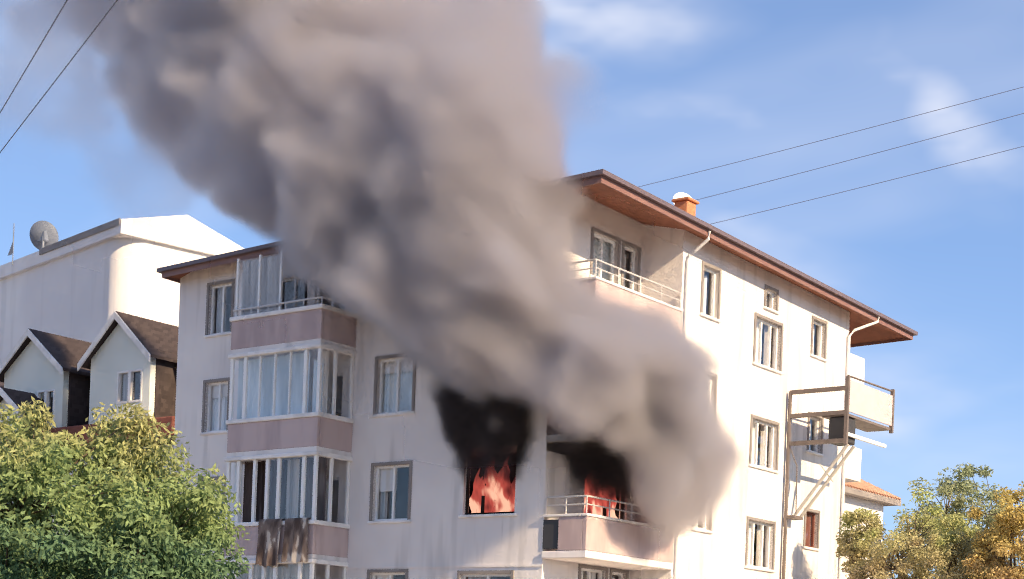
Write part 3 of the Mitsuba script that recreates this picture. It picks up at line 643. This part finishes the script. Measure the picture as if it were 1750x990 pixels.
# ------------------------------------------------------------------ trees
def tree(name, base, height, crown_c, crown_r, nclump, nleaf, leaf, m, label, seed, group=None, droop=.5, clump_r=(.35, .7), hollow=.35, cat='tree', trunk_r=.12, elong=1.0):
    r = np.random.default_rng(seed)
    key = hold(name); tag(key, label, cat, group)
    base, cc, cr = np.array(base, float), np.array(crown_c, float), np.array(crown_r, float)
    fork = base + (cc - base) * .45
    tr = [tube([base, base + (fork - base) * .5 + r.normal(0, .05, 3) * [1, 1, 0], fork], [trunk_r * 1.15, trunk_r, trunk_r * .8], 10)]
    limbs, cl = [], []
    dirs = r.normal(size=(nclump, 3)); dirs /= np.linalg.norm(dirs, axis=1, keepdims=True)
    rad = hollow + (1 - hollow) * r.random(nclump) ** .55
    lump = .78 + .44 * meshkit.fbm(dirs * 1.7 + seed, 3)
    cen = cc + dirs * cr * (rad * lump)[:, None]
    cen = cen[cen[:, 2] > base[2] + .3]
    mains = [cc + d * cr * .5 for d in (dirs[:9])]
    for q in mains:
        limbs.append(tube([fork, (fork + q) / 2 + r.normal(0, .08, 3), q], [trunk_r * .55, trunk_r * .36, trunk_r * .18], 7))
    for c in cen:
        q = mains[np.argmin([np.linalg.norm(c - a) for a in mains])]
        limbs.append(tube([q, (q + c) / 2 + r.normal(0, .05, 3) + [0, 0, .06], c], [trunk_r * .16, trunk_r * .1, trunk_r * .05], 4))
    add('trunk', tr, 'm_bark', key, 40); add('limbs', limbs, 'm_bark', key)
    # leaves in sprays around each clump
    which = r.integers(0, len(cen), nleaf)
    size = r.uniform(*clump_r, len(cen))
    o = r.normal(size=(nleaf, 3)); o /= np.linalg.norm(o, axis=1, keepdims=True)
    pos = cen[which] + o * (size[which] * r.random(nleaf) ** .5)[:, None] * [1, 1, .8]
    pos[:, 2] -= droop * .25 * np.linalg.norm(o[:, :2], axis=1) * size[which]
    ax = r.normal(size=(nleaf, 3)) * [1, 1, .6] + o * .6 - [0, 0, droop]
    ax /= np.linalg.norm(ax, axis=1, keepdims=True)
    sd_ = np.cross(ax, r.normal(size=(nleaf, 3))); sd_ /= np.linalg.norm(sd_, axis=1, keepdims=True) + 1e-9
    L = leaf * r.uniform(.6, 1.3, nleaf)[:, None] * elong; Wd = leaf * r.uniform(.35, .55, nleaf)[:, None]
    v = np.stack([pos - ax * L * .5, pos + sd_ * Wd * .5, pos + ax * L * .5, pos - sd_ * Wd * .5], 1).reshape(-1, 3)
    i = np.arange(nleaf)[:, None] * 4
    f = np.vstack([i + [0, 1, 2], i + [0, 2, 3]])
    add('crown', trimesh.Trimesh(v, f, process=False), m, key)
    return key
def pat(px, py, d): return EYE + pix_dir(px, py) * d
c = pat(135, 985, 24)
tree('leafy_tree', [c[0], c[1], 0], 5.4, [c[0], c[1], 2.85], [2.25, 2.25, 2.5], 330, 90000, .105, 'm_leaf_near', 'large rounded tree, green turning yellow at its top, in the left foreground', 5, droop=.9, clump_r=(.25, .5), hollow=.3, elong=1.25)
c = pat(1655, 915, 50)
tree('autumn_tree', [c[0], c[1], 0], 8, [c[0], c[1], c[2]], [1.75, 1.75, 2.3], 95, 17000, .13, 'm_leaf_grey', 'sparse grey-green tree rising highest above the trees on the right', 21, 'trees at the right edge', clump_r=(.2, .5), hollow=.3)
c = pat(1745, 945, 44)
tree('autumn_tree', [c[0], c[1], 0], 7, [c[0], c[1], c[2]], [1.45, 1.45, 1.9], 110, 24000, .115, 'm_leaf_yellow', 'yellow autumn tree at the right edge of the picture', 22, 'trees at the right edge', clump_r=(.2, .45))
c = pat(1575, 985, 46)
tree('autumn_tree', [c[0], c[1], 0], 6, [c[0], c[1], c[2]], [2.2, 2.2, 2.05], 190, 38000, .11, 'm_leaf_olive', 'broad olive and brown tree in front of the orange roofed house', 23, 'trees at the right edge', clump_r=(.2, .45))
c = pat(1466, 915, 47)
tree('autumn_tree', [c[0], c[1], 0], 6, [c[0], c[1], c[2]], [.5, .5, 1.1], 30, 4200, .12, 'm_leaf_olive', 'small yellow-green tree against the right end of the burning building', 24, 'trees at the right edge', clump_r=(.18, .32), trunk_r=.07)

# ------------------------------------------------------------------ smoke
SM_LO, SM_HI, VOX = np.array([-34.0, -6.0, 3.9]), np.array([3.6, 8.0, 34.0]), .2
def grid_axes(lo, hi, vox):
    n = np.ceil((hi - lo) / vox).astype(int)
    ax = [lo[i] + (np.arange(n[i]) + .5) * (hi[i] - lo[i]) / n[i] for i in range(3)]
    return n, ax
def medium(key, lo, hi, dens, albedo, scale, g=.0):
    # dens is indexed [x, y, z]; the grid wants [z, y, x]
    grid = mi.VolumeGrid(np.ascontiguousarray(dens.transpose(2, 1, 0)[..., None].astype(np.float32)))
    scene[key] = {'type': 'heterogeneous', 'albedo': {'type': 'constvolume', 'value': rgb(*albedo)}, 'scale': scale,
                  'sigma_t': {'type': 'gridvolume', 'grid': grid, 'to_world': T().translate(lo.tolist()).scale((hi - lo).tolist()), 'filter_type': 'trilinear', 'wrap_mode': 'clamp'},
                  'phase': {'type': 'hg', 'g': g}}
def puffs(lo, hi, vox, balls, amp, freq, seed, edge=(.34, .90), rough=1.2, drift=(-.75, .05, .66), k=1.3):
    """Density from blended soft puffs, drawn out along the drift and torn at the edges; (density, points, fine noise)."""
    n, ax = grid_axes(lo, hi, vox)
    X, Y, Z = np.meshgrid(*ax, indexing='ij')
    p = np.stack([X, Y, Z], -1)
    d0 = np.asarray(drift) / np.linalg.norm(drift)
    ps = p - (p @ d0)[..., None] * d0 * .45                      # noise stretched along the drift
    warp = np.stack([meshkit.fbm(ps * freq + 7.1 * i, 3, seed + 31 * i) for i in range(3)], -1) - .5
    fine = meshkit.fbm(ps * freq * 2.6 + warp * 1.4, 5, seed + 5) - .5
    q = p + warp * amp
    S, D = np.zeros(n), np.zeros(n)
    for (c, r, dn) in balls:
        m = 2.1 * r + amp * .6
        i0 = [max(0, int((c[i] - m - lo[i]) / (hi[i] - lo[i]) * n[i])) for i in range(3)]
        i1 = [min(n[i], int((c[i] + m - lo[i]) / (hi[i] - lo[i]) * n[i]) + 1) for i in range(3)]
        if any(a >= b for a, b in zip(i0, i1)): continue
        s = tuple(slice(a, b) for a, b in zip(i0, i1))
        w = np.exp(-k * ((q[s] - c) ** 2).sum(-1) / r ** 2)
        S[s] += w; D[s] += w * dn
    v = np.clip((np.minimum(S, 1.25) + fine * rough - edge[0]) / (edge[1] - edge[0]), 0, 1) * (S > .02)
    v = v * v * (3 - 2 * v) * D / np.maximum(S, 1e-6)
    return v, p, fine
balls = []
def puff(px, py, axis, val, r, dn=1.0): balls.append((at(px, py, axis, val), r, dn))
# over the corner balconies, spilling round to the sunny side
for a in [(1195, 810, 1.0, 1.0), (1165, 750, 1.05, 1.0), (1120, 700, 1.1, .9), (1070, 690, 1.2, .8), (1020, 640, 1.3, .8), (1095, 610, 1.1, .8), (970, 620, 1.3, .8), (1050, 580, 1.0, 1.2), (1100, 650, 1.1, 1.5), (1150, 790, .8, 1.5), (1120, 790, .75, .9), (1210, 840, .6, .9), (1160, 660, .6, .9), (1150, 850, .5, .8)]:
    puff(a[0], a[1], 'x', a[3] + .15, a[2] * 1.06, 2.2)
puff(1050, 545, 'x', .7, .9, .6); puff(1125, 565, 'x', .6, .6, .3); puff(1195, 640, 'x', .5, .7, .35); puff(1140, 880, 'x', .6, .5, .5); puff(1115, 845, 'x', .6, .45, .7); puff(1225, 790, 'x', .8, .55, 1.5)
# up the shaded front
for a in [(850, 610, -1.2, 1.0), (920, 580, -1.4, 1.2), (790, 580, -1.2, .9), (880, 520, -1.6, 1.5), (945, 560, -1.0, .95), (780, 500, -1.6, 1.3), (840, 430, -1.8, 1.5), (865, 440, -1.3, 1.1), (720, 470, -1.6, 1.2), (690, 410, -1.8, 1.5), (620, 470, -1.8, .8), (600, 420, -1.8, 1.2),
          (535, 405, -1.9, .85), (600, 470, -1.9, .65), (655, 525, -1.3, .65), (720, 600, -.9, .5), (760, 540, -1.2, .9), (800, 640, -.7, .5), (740, 380, -1.8, 1.6), (640, 350, -1.5, 1.7), (540, 350, -1.5, 1.4), (460, 350, -1.2, .9), (430, 300, -1.2, 1.0), (850, 340, -1.6, 1.4), (565, 440, -1.8, .6), (700, 560, -1.1, .45)]:
    puff(a[0], a[1], 'y', a[2], a[3] * 1.05, 1.8)
# over the roof, leaning left and up, on past the top of the picture
for a in [(895, 310, -1.3, .75, 1), (885, 255, -1.0, 1.0, 1), (850, 195, -.5, 1.1, 1), (270, 195, -.2, 1.25, 1), (205, 140, .2, 1.2, .9), (140, 80, .5, 1.1, .7), (335, 270, -.4, 1.0, 1), (395, 335, -.8, .75, .9), (110, 10, .9, 1.2, .5), (790, 250, -1.4, 1.9, 1), (690, 250, -1.2, 2.0, 1), (580, 240, -1.0, 2.0, 1), (480, 220, -.8, 1.9, 1), (390, 200, -.5, 1.6, 1), (310, 170, -.3, 1.4, 1),
          (780, 150, -.6, 1.7, 1), (680, 130, -.5, 1.8, 1), (560, 110, -.2, 2.0, 1), (440, 90, 0, 2.1, 1), (320, 80, .2, 1.8, 1), (230, 60, .4, 1.3, .7), (855, 100, .2, .9, 1), (880, 45, .4, .85, 1), (820, 40, .3, .9, .9),
          (700, 60, .2, 1.2, .5), (580, 20, .4, 1.9, 1), (440, -20, .6, 2.3, 1), (300, -30, .8, 2.0, 1), (180, -20, 1.0, 1.5, .5), (840, -30, .8, 1.4, .9), (560, -110, 1.2, 2.6, 1), (380, -140, 1.4, 3.0, 1), (200, -160, 1.6, 2.6, .8),
          (700, -120, 1.2, 2.0, .8), (430, -280, 2, 3.6, .9), (200, -330, 2.2, 3.6, .9), (0, -420, 2.6, 4, .8), (-200, -520, 3, 4.5, .7), (250, -520, 2.6, 4.0, .8), (0, -650, 3, 4.5, .7),
          (80, 60, 1.5, 2.1, .13), (50, 190, 1.8, 1.9, .10), (150, 190, 1.2, 1.6, .15), (-40, 40, 1.8, 2.6, .10), (200, 290, 1.0, 1.3, .07), (300, 330, .6, 1.0, .10), (960, 180, .5, 1.0, .07), (990, 315, -1.0, .45, .4), (930, 350, -1.0, .5, .9), (240, 300, .2, 1.5, .05)]:
    puff(a[0], a[1], 'y', a[2], a[3], a[4])
dens, p, fine = puffs(SM_LO, SM_HI, VOX, balls, 2.0, .38, 3)
dens *= np.clip(1.0 + 1.5 * fine, .45, 1.5)
dens = np.minimum(dens, 2.3)
inside = (p[..., 1] > .0) & (p[..., 0] < -1.1) & (p[..., 0] > XL) & (p[..., 2] < 13.4) | (p[..., 1] > 4.0) & (p[..., 0] < 0) & (p[..., 0] > XL) & (p[..., 2] < 13.4)
dens[inside] = 0
medium('smoke_medium', SM_LO, SM_HI, dens, (.825, .815, .838), 2.2, .6)

# the black smoke that rolls straight out of the two openings
D1 = (np.array([-5.0, -1.25, 5.5]), np.array([-1.15, -.085, 9.45]))
D2 = (np.array([-1.2, -.35, 5.5]), np.array([.75, 4.0, 8.45]))
def dark(key, box, shape, scale):
    lo, hi = box
    n, ax = grid_axes(lo, hi, .07)
    p = np.stack(np.meshgrid(*ax, indexing='ij'), -1)
    nz = np.stack([meshkit.fbm(p * [1.3, 1.3, .9] + 5.3 * i, 4, 17 + i) for i in range(3)], -1) - .5
    d = shape(p + nz * .55, nz[..., 0])
    e = np.minimum(p - lo, hi - p).min(-1)
    medium(key, lo, hi, d * np.clip(e / .15, 0, 1), (.13, .115, .125), scale)
def ss(a, b, x):
    t = np.clip((x - a) / (b - a), 0, 1); return t * t * (3 - 2 * t)
def column(q, n0):
    """Pours out under the lintel, spreads and rises along the wall."""
    x, y, z = q[..., 0] + 3.05 + .10 * (q[..., 2] - 7.5), -q[..., 1], q[..., 2]
    half = .82 + .42 * ss(6.9, 7.8, z) + .12 * ss(8.4, 8.8, z)
    thick = .25 + .55 * ss(6.9, 8.2, z)
    half = half + n0 * .5
    side = ss(half + .2, half - .25, np.abs(x - .12 * ss(7.8, 9.0, z))) * ss(thick + .2, thick - .2, y)
    return side * (ss(6.35, 7.25, z) * ss(9.45, 8.0, z) + .012 * ss(5.4, 5.8, z))
dark('black_smoke_medium', D1, column, 9.0)
def roll(q, n0):
    """Fills the recess under the balcony above and spills over its edge."""
    x, y, z = q[..., 0], q[..., 1], q[..., 2]
    low = 6.15 + .75 * ss(1.9, .3, y) + .25 * ss(3.0, 3.9, y) + .45 * ss(-.9, .3, x)
    return ss(low, low + .7, z) * ss(8.4, 7.6, z) * ss(.75, .25, x) * ss(-.3, .15, y) * ss(4.0, 3.6, y) + .010 * ss(1.3, 1.7, y) * ss(6.6, 6.2, z)
dark('black_smoke_medium_side', D2, roll, 8.0)
eps = .004
def mbox(lo, hi): return M(bx(lo[0], hi[0], lo[1], hi[1], lo[2], hi[2]))
nb = 7
cell = (SM_HI - SM_LO) / np.array(dens.shape)
blocks = []
for a in range(0, dens.shape[0], nb):
    for b in range(0, dens.shape[1], nb):
        for c in range(0, dens.shape[2], nb):
            if dens[max(a - 1, 0):a + nb + 1, max(b - 1, 0):b + nb + 1, max(c - 1, 0):c + nb + 1].max() > .004:
                g0 = np.array([a, b, c]); g1 = np.minimum(g0 + nb, dens.shape)
                blocks.append(mbox(SM_LO + g0 * cell, SM_LO + g1 * cell))
hull = m3.Manifold.batch_boolean(blocks, m3.OpType.Add) ^ mbox(SM_LO + .01, SM_HI - .01)
# the hull is cut into layers a few millimetres apart
for y in (-1.5, -2.1): hull = hull - mbox([-60, y - .002, -5], [20, y + .002, 60])
for x in (1.0, 1.5): hull = hull - mbox([x - .002, -20, -5], [x + .002, 20, 60])
shellbox = hull - mbox(D1[0] - eps, D1[1] + eps) - mbox(D2[0] - eps, D2[1] + eps)
def volume(name, mesh, med, label):
    key = numbered(name)
    scene[key] = {**mikit.ply(mesh, {'type': 'null'}), 'interior': {'type': 'ref', 'id': med}}
    tag(key, label, 'smoke', None, 'stuff')
volume('smoke', TM(shellbox), 'smoke_medium', 'huge grey-brown smoke plume rising from the building and drifting up to the left')
volume('black_smoke', bx(*np.stack(D1, 1).ravel()), 'black_smoke_medium', 'black smoke rolling out of the burning window on the shaded front')
volume('black_smoke', bx(*np.stack(D2, 1).ravel()), 'black_smoke_medium_side', 'black smoke rolling out above the burning corner balcony')
for k in [k for k, v in labels.items() if not v]: del labels[k]
